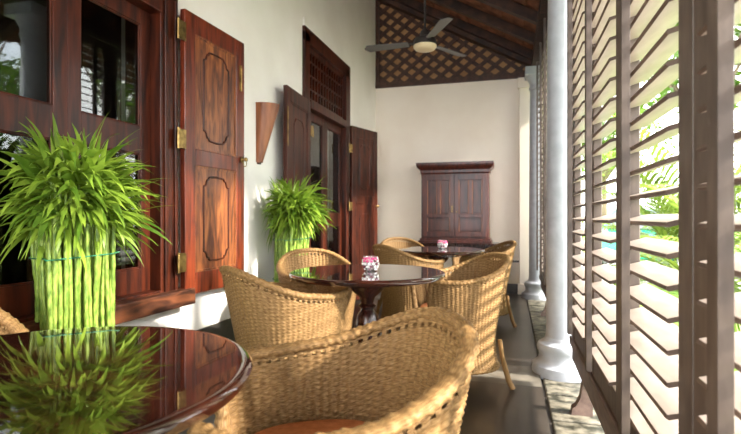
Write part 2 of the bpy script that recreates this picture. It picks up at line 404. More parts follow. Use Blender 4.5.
def shutter(parent, hinge, length, ang, z0, z1, side=1, lock=0.50, plain=False, name='shutter', label=None):
    """panelled wooden leaf; local x along the leaf from the hinge, local y its thickness"""
    e = thing(name, (hinge[0], hinge[1], z0), ang, label, parent=parent)
    if parent is None: e['kind'] = 'structure'
    H = z1-z0; T = 0.036; st = 0.095 if not plain else 0.085
    mb = MB()
    mb.box(0, st, -T/2, T/2, 0, H); mb.box(length-st, length, -T/2, T/2, 0, H)
    zl = H*lock
    for a, c in ((0, 0.13), (zl-0.05, zl+0.05), (H-0.12, H)): mb.box(st, length-st, -T/2, T/2, a, c)
    mb.build('leaf_frame', M['wood_red'] if not plain else M['wood_frame'], e, bevel=0.004)
    for a, c in ((0.13, zl-0.05), (zl+0.05, H-0.12)):
        mb = MB(); w_, h_ = length-2*st, c-a; cx, cz = length/2, (a+c)/2
        mb.box(st-0.003, length-st+0.003, -0.009, 0.009, a-0.003, c+0.003)
        # fielded raised centre
        for s in (-1, 1):
            # moulding at the panel edge
            for (xa, xb, za, zb) in ((st, length-st, a, a+0.012), (st, length-st, c-0.012, c), (st, st+0.012, a, c), (length-st-0.012, length-st, a, c)):
                ya, yb = sorted((s*0.009, s*0.0145)); mb.box(xa, xb, ya, yb, za, zb)
            if not plain:
                pts = ogee_outline(w_*0.60, h_*0.80, 0.030)
            else:
                pts = ogee_outline(w_*0.55, h_*0.75, 0.024)
            P = [Vector((cx+x, s*0.010, cz+z)) for x, z in pts]; P.append(P[0])
            mb.mi = 1; mb.tube(P, 0.007, 6, cap=False); mb.mi = 0
        mb.build('panel', [M['wood_panel'] if not plain else M['wood_frame'], M['wood_frame']], e, bevel=0)
    return e, H, T

def hinge_plate(parent, x, y, z, s=0.035, h=0.10, name='hinge'):
    mb = MB(); mb.box(x-s, x+s, y-0.003, y+0.003, z-h/2, z+h/2); mb.tube([(x-s, y, z-h/2-.005), (x-s, y, z+h/2+.005)], 0.007, 8)
    return mb.build(name, M['brass'], parent)

# -- window 1
w1 = thing('window_1', (0, 0, 0), 0, 'tall glazed wooden window behind the nearest potted bamboo', 'window', kind='structure')
y0, y1, z0, z1 = W1
FX0, FX1 = XW-0.20, XW+0.045
mb = MB()
mb.box(FX0, FX1, y0-0.05, y0+0.06, z0, z1); mb.box(FX0, FX1, y1-0.06, y1+0.09, z0-0.02, z1+0.02)
mb.box(FX0, FX1, y0+0.06, y1-0.06, z1-0.08, z1+0.02); mb.box(FX0, FX1+0.01, y0+0.06, y1-0.06, 2.19, 2.30)
mb.box(FX1, FX1+0.012, y1-0.035, y1-0.01, z0, 2.3); mb.box(FX1, FX1+0.012, y1+0.05, y1+0.07, z0, 2.3)
mb.box(FX0, FX1, y0+0.06, y1-0.06, z0, z0+0.02)
mb.build('frame', M['wood_frame'], w1, bevel=0.004)
mb = MB(); mb.box(XW-0.02, XW+0.115, y0-0.15, y1+0.16, 0.535, 0.628)
mb.build('sill', M['wood_sill'], w1, bevel=0.006)
def sash(parent, ya, yb, za, zb, xg, mid, st=0.075, wood='wood_red'):
    s = thing('sash', (xg, ya, za), 0, parent=parent)
    Wd, H = yb-ya, zb-za
    mb = MB(); t = 0.02
    mb.box(-t, t, 0, st, 0, H); mb.box(-t, t, Wd-st, Wd, 0, H); mb.box(-t, t, st, Wd-st, H-0.085, H); mb.box(-t, t, st, Wd-st, 0, 0.13)
    mb.box(-t, t, st, Wd-st, mid-za-0.075, mid-za+0.075)
    # glazing beads
    for (a, c) in ((0.13, mid-za-0.075), (mid-za+0.075, H-0.085)):
        for (p, q, r_, s_) in ((st, st+0.008, a, c), (Wd-st-0.008, Wd-st, a, c), (st, Wd-st, a, a+0.008), (st, Wd-st, c-0.008, c)):
            mb.box(0.004, 0.014, p, q, r_, s_)
    mb.build('sash_frame', M[wood], s, bevel=0.003)
    for (a, c) in ((0.13, mid-za-0.075), (mid-za+0.075, H-0.085)):
        mb = MB(); mb.box(-0.003, 0.003, st-0.01, Wd-st+0.01, a-0.01, c+0.01); mb.build('pane', M['glass'], s)
    return s
ym = 1.80
sash(w1, y0+0.06, ym, z0+0.02, 2.19, XW-0.045, 1.47, wood='wood_frame'); sash(w1, ym, y1-0.06, z0+0.02, 2.19, XW-0.045, 1.47, wood='wood_frame')
def transom(parent, ya, yb, za, zb, xg):
    mb = MB(); H = zb-za
    for k in range(1, 14):
        y = ya+(yb-ya)*k/14; mb.box(xg-0.012, xg+0.012, y-0.011, y+0.011, za, zb)
    for k in range(1, 4):
        z = za+H*k/4; mb.box(xg-0.014, xg+0.014, ya, yb, z-0.009, z+0.009)
    mb.box(xg-0.04, xg+0.02, ya, ya+0.04, za, zb); mb.box(xg-0.04, xg+0.02, yb-0.04, yb, za, zb)
    mb.box(xg-0.04, xg+0.02, ya, yb, zb-0.05, zb); mb.box(xg-0.04, xg+0.02, ya, yb, za, za+0.04)
    return mb.build('transom_grille', M['wood_frame'], parent)
transom(w1, y0+0.06, y1-0.06, 2.30, z1-0.08, XW-0.03)
# right-hand shutter folded back against the wall
s1, H1, T1 = shutter(w1, (XW+0.045+0.022, 2.50), 0.625, math.radians(87.4), 0.585, 2.275, lock=0.49, label='red-brown panelled shutter leaf folded back on the white wall')
for z in (0.20, 0.92, 1.55): hinge_plate(s1, -0.03, -0.022, z, 0.032, 0.11)
mb = MB()
Tm = Matrix.Translation((0.59, -0.024, 0.865)) @ Matrix.Rotation(PI/2, 4, 'X')
mb.lathe([(0.022, 0), (0.022, 0.004), (0.012, 0.008), (0.009, 0.02), (0.016, 0.028), (0.014, 0.036), (0.002, 0.04)], 20, tf=Tm)
mb.tube([(0.59+0.02*math.cos(a*PI/10), -0.045, 0.84+0.024*math.sin(a*PI/10)) for a in range(21)], 0.003, 6, cap=False)
mb.build('ring_pull', M['brass'], s1, smooth='auto')
mb = MB(); mb.box(0.565, 0.585, -0.024, -0.018, 1.34, 1.52); mb.tube([(0.575, -0.028, 1.34), (0.575, -0.028, 1.50)], 0.004, 8)
mb.build('bolt', M['brass'], s1)

# -- doorway 2
d2 = thing('door_2', (0, 0, 0), 0, 'tall dark wooden doorway with grille and open panelled leaves', 'door', kind='structure')
y0, y1, z0, z1 = D2
mb = MB()
FX1 = XW+0.03
mb.box(FX0, FX1, y0-0.055, y0+0.07, 0, z1); mb.box(FX0, FX1, y1-0.07, y1+0.09, 0, z1)
mb.box(FX0, FX1, y0-0.055, y1+0.09, z1-0.09, z1+0.05); mb.box(FX0, FX1+0.01, y0+0.07, y1-0.07, 2.12, 2.20)
mb.build('frame', M['wood_frame'], d2, bevel=0.004)
transom(d2, y0+0.07, y1-0.07, 2.20, z1-0.09, XW-0.03)
sash(d2, y0+0.07, 5.075, 0.02, 2.12, XW-0.05, 1.02, wood='wood_frame'); sash(d2, 5.075, y1-0.07, 0.02, 2.12, XW-0.05, 1.02, wood='wood_frame')
mb = MB(); mb.box(XW+0.001, XW+0.022, y1+0.092, y1+0.17, 2.2, z1+0.13); mb.box(XW+0.001, XW+0.022, y0-0.05, y1+0.092, z1+0.052, z1+0.13)
mb.build('plaster_moulding', M['plaster'], d2, bevel=0.006)
def aim(h, e): return math.atan2(e[1]-h[1], e[0]-h[0])
hA, eA = (XW+0.06, 4.42), (-1.815, 3.80)
sA, _, _ = shutter(d2, hA, 0.62, aim(hA, eA), 0.03, 2.16, lock=0.46, plain=True, label='door leaf opened towards the near wall')
for z in (0.35, 1.15, 1.85): hinge_plate(sA, -0.03, 0.02, z, 0.03, 0.1)
mb = MB(); mb.box(0.60, 0.618, 0.019, 0.024, 1.62, 1.95); mb.build('bolt', M['brass'], sA)
hB, eB = (XW+0.06, 5.72), (-1.70, 6.24)
sB, _, _ = shutter(d2, hB, 0.58, aim(hB, eB), 0.03, 2.16, lock=0.58, plain=True, label='door leaf opened towards the end wall')
for z in (0.35, 1.15, 1.85): hinge_plate(sB, -0.03, -0.02, z, 0.03, 0.1)
mb = MB(); mb.lathe([(0.018, 0), (0.01, 0.01), (0.018, 0.03), (0.002, 0.04)], 16, tf=Matrix.Translation((0.555, -0.018, 1.16)) @ Matrix.Rotation(PI/2, 4, 'X')); mb.build('knob', M['brass'], sB, smooth='auto')

# ------------------------------------------------------------------ columns
def column(y, label):
    c = thing('column', (0.35, y, 0), 0, label, 'column', 'white columns along the louvres')
    mb = MB()
    mb.lathe([(0.203, -0.02), (0.207, 0.02), (0.203, 0.055), (0.185, 0.065), (0.165, 0.085), (0.158, 0.115), (0.163, 0.14), (0.170, 0.15),
              (0.172, 0.175), (0.163, 0.195), (0.145, 0.205), (0.128, 0.215), (0.118, 0.24)], 64)
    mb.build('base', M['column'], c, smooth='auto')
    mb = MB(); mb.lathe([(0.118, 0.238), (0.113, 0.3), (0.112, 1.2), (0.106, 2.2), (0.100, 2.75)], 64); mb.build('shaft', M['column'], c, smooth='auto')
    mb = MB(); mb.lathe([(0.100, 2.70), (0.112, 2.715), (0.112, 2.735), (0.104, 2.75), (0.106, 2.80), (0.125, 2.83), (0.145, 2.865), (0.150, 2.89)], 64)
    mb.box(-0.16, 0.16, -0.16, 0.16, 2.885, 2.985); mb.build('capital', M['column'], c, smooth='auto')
    return c
column(3.59, 'white round column rising beside the near louvres, its base on pale stone')
column(6.82, 'white round column standing against the end wall')

# ------------------------------------------------------------------ louvred panels
def louvre_panel():
    p = thing('louvred_shutter', (XL, 0, 0), 0)
    P = 0.675; zb, zt = 0.34, 2.97; st = 0.092
    mb = MB(); mb.box(0, 0.036, 0.004, st, zb, zt); mb.build('stile', M['louvre'], p, bevel=0.003)
    mb = MB(); mb.box(0, 0.036, P-st, P-0.004, zb, zt); mb.build('stile', M['louvre'], p, bevel=0.003)
    mb = MB(); mb.box(0.002, 0.034, st, P-st, zb, zb+0.085); mb.build('bottom_rail', M['louvre'], p, bevel=0.003)
    mb = MB(); mb.box(0.002, 0.034, st, P-st, zt-0.09, zt); mb.build('top_rail', M['louvre'], p, bevel=0.003)
    mb = MB(); pitch = 0.0722; wdt = 0.088; th = 0.012; tilt = math.radians(15)
    z = zb+0.125
    while z < zt-0.11:
        T = Matrix.Translation((0.018, 0, z)) @ Matrix.Rotation(-tilt, 4, 'Y')
        # rounded-edge board: hexagonal section
        sec = [(-wdt/2, 0.0), (-wdt/2+0.006, th/2), (wdt/2-0.006, th/2), (wdt/2, 0), (wdt/2-0.006, -th/2), (-wdt/2+0.006, -th/2)]
        ya, yb = st+0.003, P-st-0.003
        vs = [T @ Vector((a, ya, c)) for a, c in sec] + [T @ Vector((a, yb, c)) for a, c in sec]
        o = len(mb.v); mb.v += [tuple(v) for v in vs]
        for k in range(6):
            mb.f.append((o+k, o+(k+1) % 6, o+6+(k+1) % 6, o+6+k)); mb.m.append(1 if k in (0, 5, 2, 3) else 0)
        mb.f.append(tuple(o+k for k in range(5, -1, -1))); mb.m.append(1)
        mb.f.append(tuple(o+6+k for k in range(6))); mb.m.append(1)
        z += pitch
    zz = z-pitch
    mb.build('louvre_slats', [M['slat'], M['slat_edge']], p)
    mb = MB(); yr = P-st-0.17
    mb.box(-0.056, -0.034, yr-0.025, yr+0.02, zb+0.07, zt-0.05)
    z = zb+0.125
    while z < zt-0.11:
        mb.tube([(-0.034, yr+0.018, z-0.014), (-0.028, yr+0.026, z-0.020), (-0.022, yr+0.018, z-0.013)], 0.0022, 5); z += pitch
    mb.build('tilt_rod', M['louvre'], p, bevel=0.003)
    return p
lp = louvre_panel()
near = [(2.505, 'narrow-looking louvred shutter right beside the near white column'),
        (1.83, 'louvred shutter second from the near column, with chevron slats'),
        (1.155, 'louvred shutter between the two widest uprights, green car behind its slats'),
        (0.48, 'nearest louvred shutter at the right edge, beyond the wide dark upright'),
        (-0.195, 'louvred shutter beside the viewer'), (-0.87, 'louvred shutter behind the viewer'), (-1.545, 'louvred shutter last behind the viewer')]
far = [(3.85, 'louvred shutter just behind the near white column'), (4.525, 'second louvred shutter behind the near white column'),
       (5.20, 'third louvred shutter behind the near white column'), (5.875, 'louvred shutter next to the far white column')]
for i, (y, lab) in enumerate(near+far):
    o = lp if i == 0 else dup(lp)
    o.location = (XL, y, 0)
    tag(o, lab, 'louvred shutter', 'louvred shutters between the columns')
def sill_beam(ya, yb, lab, feet):
    s = thing('sill_beam', (XL, ya, 0), 0, lab, 'beam')
    mb = MB(); mb.box(0.008, 0.085, 0, yb-ya, 0.17, 0.338); mb.box(-0.008, 0.010, 0, yb-ya, 0.27, 0.32); mb.build('beam', M['sillbeam'], s, bevel=0.006)
    for f in feet:
        mb = MB()
        prof = [(-0.045, -0.004), (-0.04, 0.03), (-0.02, 0.045), (0.0, 0.09), (0.012, 0.17), (0.06, 0.17), (0.06, -0.004)]
        vs = [(x, f-ya-0.03, z) for x, z in prof]+[(x, f-ya+0.03, z) for x, z in prof]; n = len(prof)
        mb.add(vs, [tuple(range(n)), tuple(range(2*n-1, n-1, -1))]+[(k, (k+1) % n, n+(k+1) % n, n+k) for k in range(n)])
        mb.build('foot', M['sillbeam'], s)
sill_beam(-2.0, 3.28, 'brown beam carrying the near louvres just above the stone border', [2.86, 1.4, -0.1, -1.6])
sill_beam(3.80, 6.60, 'brown beam carrying the louvres behind the near column', [4.4, 5.6])
mb = MB(); mb.box(XL-0.005, XL+0.04, 3.19, 3.272, 0.338, 2.985)
tag(mb.build('louvre_post', M['louvre'], bevel=0.003), 'slim brown post right beside the near white column', 'post')

# ------------------------------------------------------------------ wall sconce
b = MB(); n = 20; H = 0.47; vs = []
for k in range(n+1):
    a = -PI/2 + PI*k/n
    vs.append((0.145*max(0, math.cos(a)), 0.11*math.sin(a), H)); 
for k in range(n+1):
    a = -PI/2 + PI*k/n
    vs.append((0.035*max(0, math.cos(a)), -0.07+0.035*math.sin(a), 0.0))
for k in range(n+1):
    a = -PI/2 + PI*k/n
    vs.append((0.135*max(0, math.cos(a)), 0.10*math.sin(a), H))
for k in range(n+1):
    a = -PI/2 + PI*k/n
    vs.append((0.028*max(0, math.cos(a)), -0.066+0.028*math.sin(a), 0.03))
m1 = n+1
fs = []
for k in range(n):
    fs += [(m1+k, m1+k+1, k+1, k), (2*m1+k, 2*m1+k+1, 3*m1+k+1, 3*m1+k), (k, k+1, 2*m1+k+1, 2*m1+k)]
fs.append(tuple(range(m1, 2*m1))); fs.append(tuple(range(3*m1, 4*m1)))
b.add(vs, fs)
sc_ = thing('wall_sconce', (XW+0.001, 3.60, 1.48), 0, 'tapering red-brown wooden wall sconce on the white wall between window and door', 'sconce')
b.build('shade', M['sconce'], sc_, smooth='auto')
b = MB(); b.box(-0.001, 0.012, -0.09, -0.045, -0.012, 0.05); b.build('bracket', M['wood_frame'], sc_)

# ------------------------------------------------------------------ tables
def table_top(r=0.435, z=0.745):
    return [(0.001, z-0.034), (r-0.10, z-0.034), (r-0.03, z-0.034), (r-0.008, z-0.030), (r, z-0.020), (r+0.001, z-0.010), (r-0.003, z-0.004), (r-0.009, z-0.0006), (r-0.014, z), (r-0.022, z), (r-0.2, z), (0.001, z)]
def make_table(loc, lab):
    t = thing('round_table', (*loc, 0), 0, lab, 'table', 'round dark pedestal tables')
    mb = MB(); mb.lathe(table_top(), 128); mb.build('tabletop', M['wood_table'], t, smooth='auto')
    mb = MB(); mb.lathe([(0.19, 0.676), (0.20, 0.683), (0.20, 0.712)], 96); mb.build('apron', M['wood_leg'], t, smooth='auto')
    mb = MB(); mb.lathe([(0.10, 0.10), (0.085, 0.13), (0.05, 0.17), (0.04, 0.24), (0.055, 0.34), (0.075, 0.42), (0.06, 0.50), (0.034, 0.535), (0.05, 0.55), (0.034, 0.565), (0.045, 0.60), (0.09, 0.64), (0.11, 0.68)], 48)
    mb.build('pedestal', M['wood_leg'], t, smooth='auto')
    for k in range(4):
        a = PI/4+k*PI/2; d = Vector((math.cos(a), math.sin(a), 0)); mb = MB()
        pts = [d*0.05+Vector((0, 0, 0.15)), d*0.14+Vector((0, 0, 0.16)), d*0.24+Vector((0, 0, 0.09)), d*0.31+Vector((0, 0, 0.032)), d*0.345+Vector((0, 0, 0.024))]
        mb.tube(pts, [0.036, 0.034, 0.027, 0.024, 0.02], 12); mb.build('leg', M['wood_leg'], t, smooth='auto')
    return t
T1p, T2p, T3p = (-0.913, 0.742), (-0.775, 2.68), (-0.66, 4.72)
t0 = make_table(T1p, 'nearest round glossy dark table, reflecting the bamboo plant and shutter')
t_ = dup(t0); t_.location = (*T2p, 0); t_['label'] = 'middle round dark table with a glass candle holder, three wicker chairs round it'
t_ = dup(t0); t_.location = (*T3p, 0); t_['label'] = 'farthest round dark table, in front of the wooden cabinet'

# ------------------------------------------------------------------ wicker chairs
def smooth(a, b_, x): 
    t = np.clip((x-a)/(b_-a), 0, 1); return t*t*(3-2*t)
def chair_top(phi):
    back = 0.662+0.138*(0.5+0.5*np.cos(PI*np.clip(phi/(0.62*PI), 0, 1)))
    return back + (0.40-back)*smooth(0.80*PI, 0.88*PI, phi)
def chair_pt(th, z):
    """th angle in plan (0 = front), z height -> x, y"""
    c, s = np.cos(th), np.sin(th); n = 2.5
    zs = np.array([0.10, 0.13, 0.20, 0.30, 0.42, 0.55, 0.66, 0.75, 0.85]); ss = np.array([0.90, 0.86, 0.79, 0.78, 0.835, 0.90, 0.95, 0.985, 1.0])
    k = np.interp(z, zs, ss)
    k = (k+np.interp(z-0.03, zs, ss)+np.interp(z+0.03, zs, ss))/3
    x = 0.272*np.sign(c)*np.abs(c)**(2/n); y = 0.268*np.sign(s)*np.abs(s)**(2/n)
    lean = 0.040*np.clip((z-0.35)/0.48, 0, 1.2)**1.3*np.clip(-c, 0, 1)
    return x*k*np.where(c > 0, 1.12, 1.0)-lean, y*k
def chair_shell():
    NS, NR = 66, 74            # stakes, rows
    nu, nv = NS*4, NR*2+1
    ug = np.arange(nu)/4.0; th = 2*PI*ug/NS + PI     # start at back
    # equalise arc length along the superellipse
    fine = np.linspace(0, 2*PI, 4001); fx, fy = chair_pt(fine+PI, np.full(4001, 0.6))
    sl = np.concatenate([[0], np.cumsum(np.hypot(np.diff(fx), np.diff(fy)))]); th = np.interp(ug/NS*sl[-1], sl, fine)+PI
    phi = np.abs(((th-PI+PI) % (2*PI))-PI); top = chair_top(phi)
    v = np.arange(nv)/2.0/NR
    Z = 0.125+(top[None, :]-0.125)*v[:, None]; TH = np.broadcast_to(th[None, :], Z.shape)
    X, Y = chair_pt(TH, Z)
    e = 1e-3
    X2, Y2 = chair_pt(TH+e, Z); tx, ty = X2-X, Y2-Y; L = np.hypot(tx, ty)+1e-12; nx, ny = ty/L, -tx/L
    row = np.arange(nv)/2.0; ri = np.floor(row); fr = row-ri
    prof = np.sin(PI*fr)[:, None]
    alt = np.cos(PI*(ug[None, :]+ri[:, None])); rib = np.abs(np.cos(PI*ug))[None, :]
    Hh = prof*(0.0030+0.0026*alt)+0.0045*rib**1.5
    Hi = prof*(0.0030-0.0026*alt)+0.0045*rib**1.5
    out = np.stack([X+nx*(0.005+Hh), Y+ny*(0.005+Hh), Z], -1).reshape(-1, 3)
    inn = np.stack([X-nx*(0.005+Hi), Y-ny*(0.005+Hi), Z], -1).reshape(-1, 3)
    jj = (np.arange(nu)+1) % nu; J = np.arange(nu)
    q = []; uvs = []
    holes_r = (NR-4)*2
    for i in range(nv-1):
        keep = np.ones(nu, bool)
        if holes_r <= i < holes_r+3:
            tophi = phi < 0.72*PI
            keep = ~(((J % 4) >= 1) & ((J % 4) <= 2) & tophi)
        a = i*nu+J; b2 = i*nu+jj; c = (i+1)*nu+jj; d = (i+1)*nu+J
        F = np.stack([a, b2, c, d], 1)[keep]; q.append(F)
        U = np.stack([ug, ug+1/4, ug+1/4, ug], 1)[keep]; V = np.array([row[i], row[i], row[i+1], row[i+1]])[None, :].repeat(keep.sum(), 0)
        uvs.append(np.stack([U, V], -1).reshape(-1, 2))
    q = np.concatenate(q); uv = np.concatenate(uvs)
    F2 = (q+len(out))[:, ::-1]; uv2 = uv.reshape(-1, 4, 2)[:, ::-1].reshape(-1, 2)+50
    V_ = np.concatenate([out, inn]); F_ = np.concatenate([q, F2]); UV = np.concatenate([uv, uv2])
    me = bpy.data.meshes.new('woven_shell'); me.from_pydata(V_.tolist(), [], F_.tolist())
    l = me.uv_layers.new(name='UVMap'); l.data.foreach_set('uv', UV.astype(np.float32).ravel())
    me.polygons.foreach_set('use_smooth', [True]*len(me.polygons)); me.update()
    # rim curve
    rx, ry = chair_pt(th, top)
    return me, np.stack([rx, ry, top], 1)
def braid(curve, rad, nst, name, squash=1.0, n=14):
    """closed braided rim following a closed curve"""
    P = np.array(curve); N = len(P); sl = np.concatenate([[0], np.cumsum(np.linalg.norm(np.roll(P, -1, 0)-P, axis=1))])
    m = int(nst*5); s = np.arange(m)/m*sl[-1]; Pc = np.vstack([P, P[:1]])
    C = np.stack([np.interp(s, sl, Pc[:, k]) for k in range(3)], 1)
    for _ in range(3): C = (np.roll(C, 1, 0)+2*C+np.roll(C, -1, 0))/4
    T = np.roll(C, -1, 0)-np.roll(C, 1, 0); T /= np.linalg.norm(T, axis=1)[:, None]
    A = np.cross(T, [0, 0, 1.0]); A /= np.linalg.norm(A, axis=1)[:, None]; B = np.cross(A, T)
    vs = []; uv = []
    for i in range(m):
        u = i/5.0
        for k in range(n):
            a = 2*PI*k/n
            bump = abs(math.sin(PI*(u+a/PI*1.0)))*abs(math.cos(PI*0.5*(u-a/PI)))
            r = rad*(0.86+0.26*bump)
            vs.append(C[i]+A[i]*math.cos(a)*r+B[i]*math.sin(a)*r*squash)
    fs = []; UV = []
    for i in range(m):
        for k in range(n):
            i2, k2 = (i+1) % m, (k+1) % n
            fs.append((i*n+k, i2*n+k, i2*n+k2, i*n+k2)); u = i/5.0
            UV += [(u+k*0.3, k), (u+.2+k*0.3, k), (u+.2+k*0.3, k+1), (u+k*0.3, k+1)]
    me = bpy.data.meshes.new(name); me.from_pydata([tuple(x) for x in vs], [], fs)
    l = me.uv_layers.new(name='UVMap'); l.data.foreach_set('uv', np.array(UV, np.float32).ravel())
    me.polygons.foreach_set('use_smooth', [True]*len(me.polygons)); me.update()
    return me
def child(name, me, m, parent):
    me.materials.append(m); o = bpy.data.objects.new(name, me); COL.objects.link(o); o.parent = parent; return o
def make_chair():
    c = thing('wicker_chair')
    me, rim = chair_shell(); child('woven_shell', me, M['wicker'], c)
    child('braided_rim', braid(rim, 0.0195, 105, 'braided_rim', 0.85), M['wicker'], c)
    th = np.linspace(0, 2*PI, 200, endpoint=False); x, y = chair_pt(th, np.full(200, 0.125))
    child('bottom_band', braid(np.stack([x, y, np.full(200, 0.125)], 1), 0.014, 90, 'bottom_band', n=10), M['wicker'], c)
    for sx in (-1, 1):
        for sy in (-1, 1):
            mb = MB(); mb.tube([(0.19*sx, 0.19*sy, 0.30), (0.20*sx, 0.20*sy, 0.20), (0.215*sx, 0.215*sy, 0.12), (0.23*sx, 0.225*sy, 0.055), (0.25*sx, 0.24*sy, 0.006)], [0.013, 0.014, 0.016, 0.017, 0.017], 12)
            mb.build('leg', M['wicker'], c, smooth='auto')
    # seat deck + cushion
    def slab(za, zb, ins, name, m, puff=0):
        th = np.linspace(0, 2*PI, 72, endpoint=False); mb = MB()
        x, y = chair_pt(th, np.full(72, (za+zb)/2)); L = np.hypot(x, y); k = (L-ins)/L; x, y = x*k, y*k
        rings = [(0.02, za), (0.93, za), (0.985, za+0.012), (1.0, (za+zb)/2), (0.985, zb-0.012), (0.93, zb-0.002), (0.6, zb+puff*0.7), (0.3, zb+puff), (0.02, zb+puff)]
        vs = [(x[i]*a, y[i]*a, z) for a, z in rings for i in range(72)]
        fs = [(r*72+i, r*72+(i+1) % 72, (r+1)*72+(i+1) % 72, (r+1)*72+i) for r in range(len(rings)-1) for i in range(72)]
        fs += [tuple(range(71, -1, -1)), tuple((len(rings)-1)*72+i for i in range(72))]
        mb.add(vs, fs); mb.build(name, m, c, smooth='auto')
    slab(0.33, 0.372, 0.0, 'seat', M['wicker'])
    slab(0.376, 0.485, 0.024, 'seat_cushion', M['cushion'], 0.015)
    return c
ch0 = make_chair()
def face(p, t): return math.atan2(t[1]-p[1], t[0]-p[0])
def cw(xc, d):  # camera-plane coordinates to world
    a = math.radians(15.75); return (xc*math.cos(a)-d*math.sin(a), xc*math.sin(a)+d*math.cos(a))
chairs = [
    (cw(-0.105, 1.15), math.radians(206), 'nearest wicker tub chair in the foreground, its braided rim and seat cushion seen from above', T1p),
    (cw(-0.43, 2.54), math.radians(52), 'wicker tub chair left of the middle table, its back to the viewer', T2p),
    ((-0.325, 3.20), math.radians(212), 'wicker tub chair right of the middle table, splayed leg on dark floor', T2p),
    (cw(-0.365, 3.45), math.radians(-55), 'wicker tub chair beyond the middle table, in front of the smaller bamboo plant', T2p),
    (cw(0.345, 4.42), math.radians(48), 'wicker tub chair near left of the farthest table, beyond the candle holder', T3p),
    ((-0.27, 5.03), math.radians(200), 'wicker tub chair at the right side of the farthest table', T3p),
    (cw(0.39, 5.50), math.radians(-60), 'wicker tub chair behind the farthest table, below the cabinet', T3p),
    (cw(-1.25, 1.35), math.radians(-25), 'wicker tub chair cut by the left edge, only its rim above the nearest table', T1p)]
for i, (p, rz, lab, tp) in enumerate(chairs):
    o = ch0 if i == 0 else dup(ch0)
    o.location = (p[0], p[1], 0)
    o.rotation_euler = (0, 0, rz if rz is not None else face(p, tp)+0.02)
    o.scale = (1.02, 1.26, 1.0) if i == 0 else (1.0, 1.02, 1.0)
    tag(o, lab, 'chair', 'wicker tub chairs around the tables')

# ------------------------------------------------------------------ bamboo plants
def leaf_strip(mb, base, d0, up, length, width, droop, n=7, twist=0.0):
    p = Vector(base); d = Vector(d0).normalized(); pts = []; side0 = d.cross(Vector((0, 0, 1)))
    if side0.length < 1e-3: side0 = Vector((1, 0, 0))
    side0.normalize()
    side0 = (side0*math.cos(twist)+d.cross(side0)*math.sin(twist)).normalized()
    st = length/n; vs = []
    for i in range(n+1):
        t = i/n; wv = width*(math.sin(PI*min(1, t*0.93+0.07))**0.65)*(1-t**3*0.55) if i < n else 0.0006
        sd_ = (side0 - d*side0.dot(d)).normalized(); nn = sd_.cross(d)
        vs += [p+sd_*wv*0.5+nn*wv*0.12, p, p-sd_*wv*0.5+nn*wv*0.12]
        d = (d+Vector((0, 0, -droop*(0.5+t)/n))).normalized(); p = p+d*st
    fs = []
    for i in range(n):
        a = i*3; fs += [(a, a+1, a+4, a+3), (a+1, a+2, a+5, a+4)]
    mb.add(vs, fs)
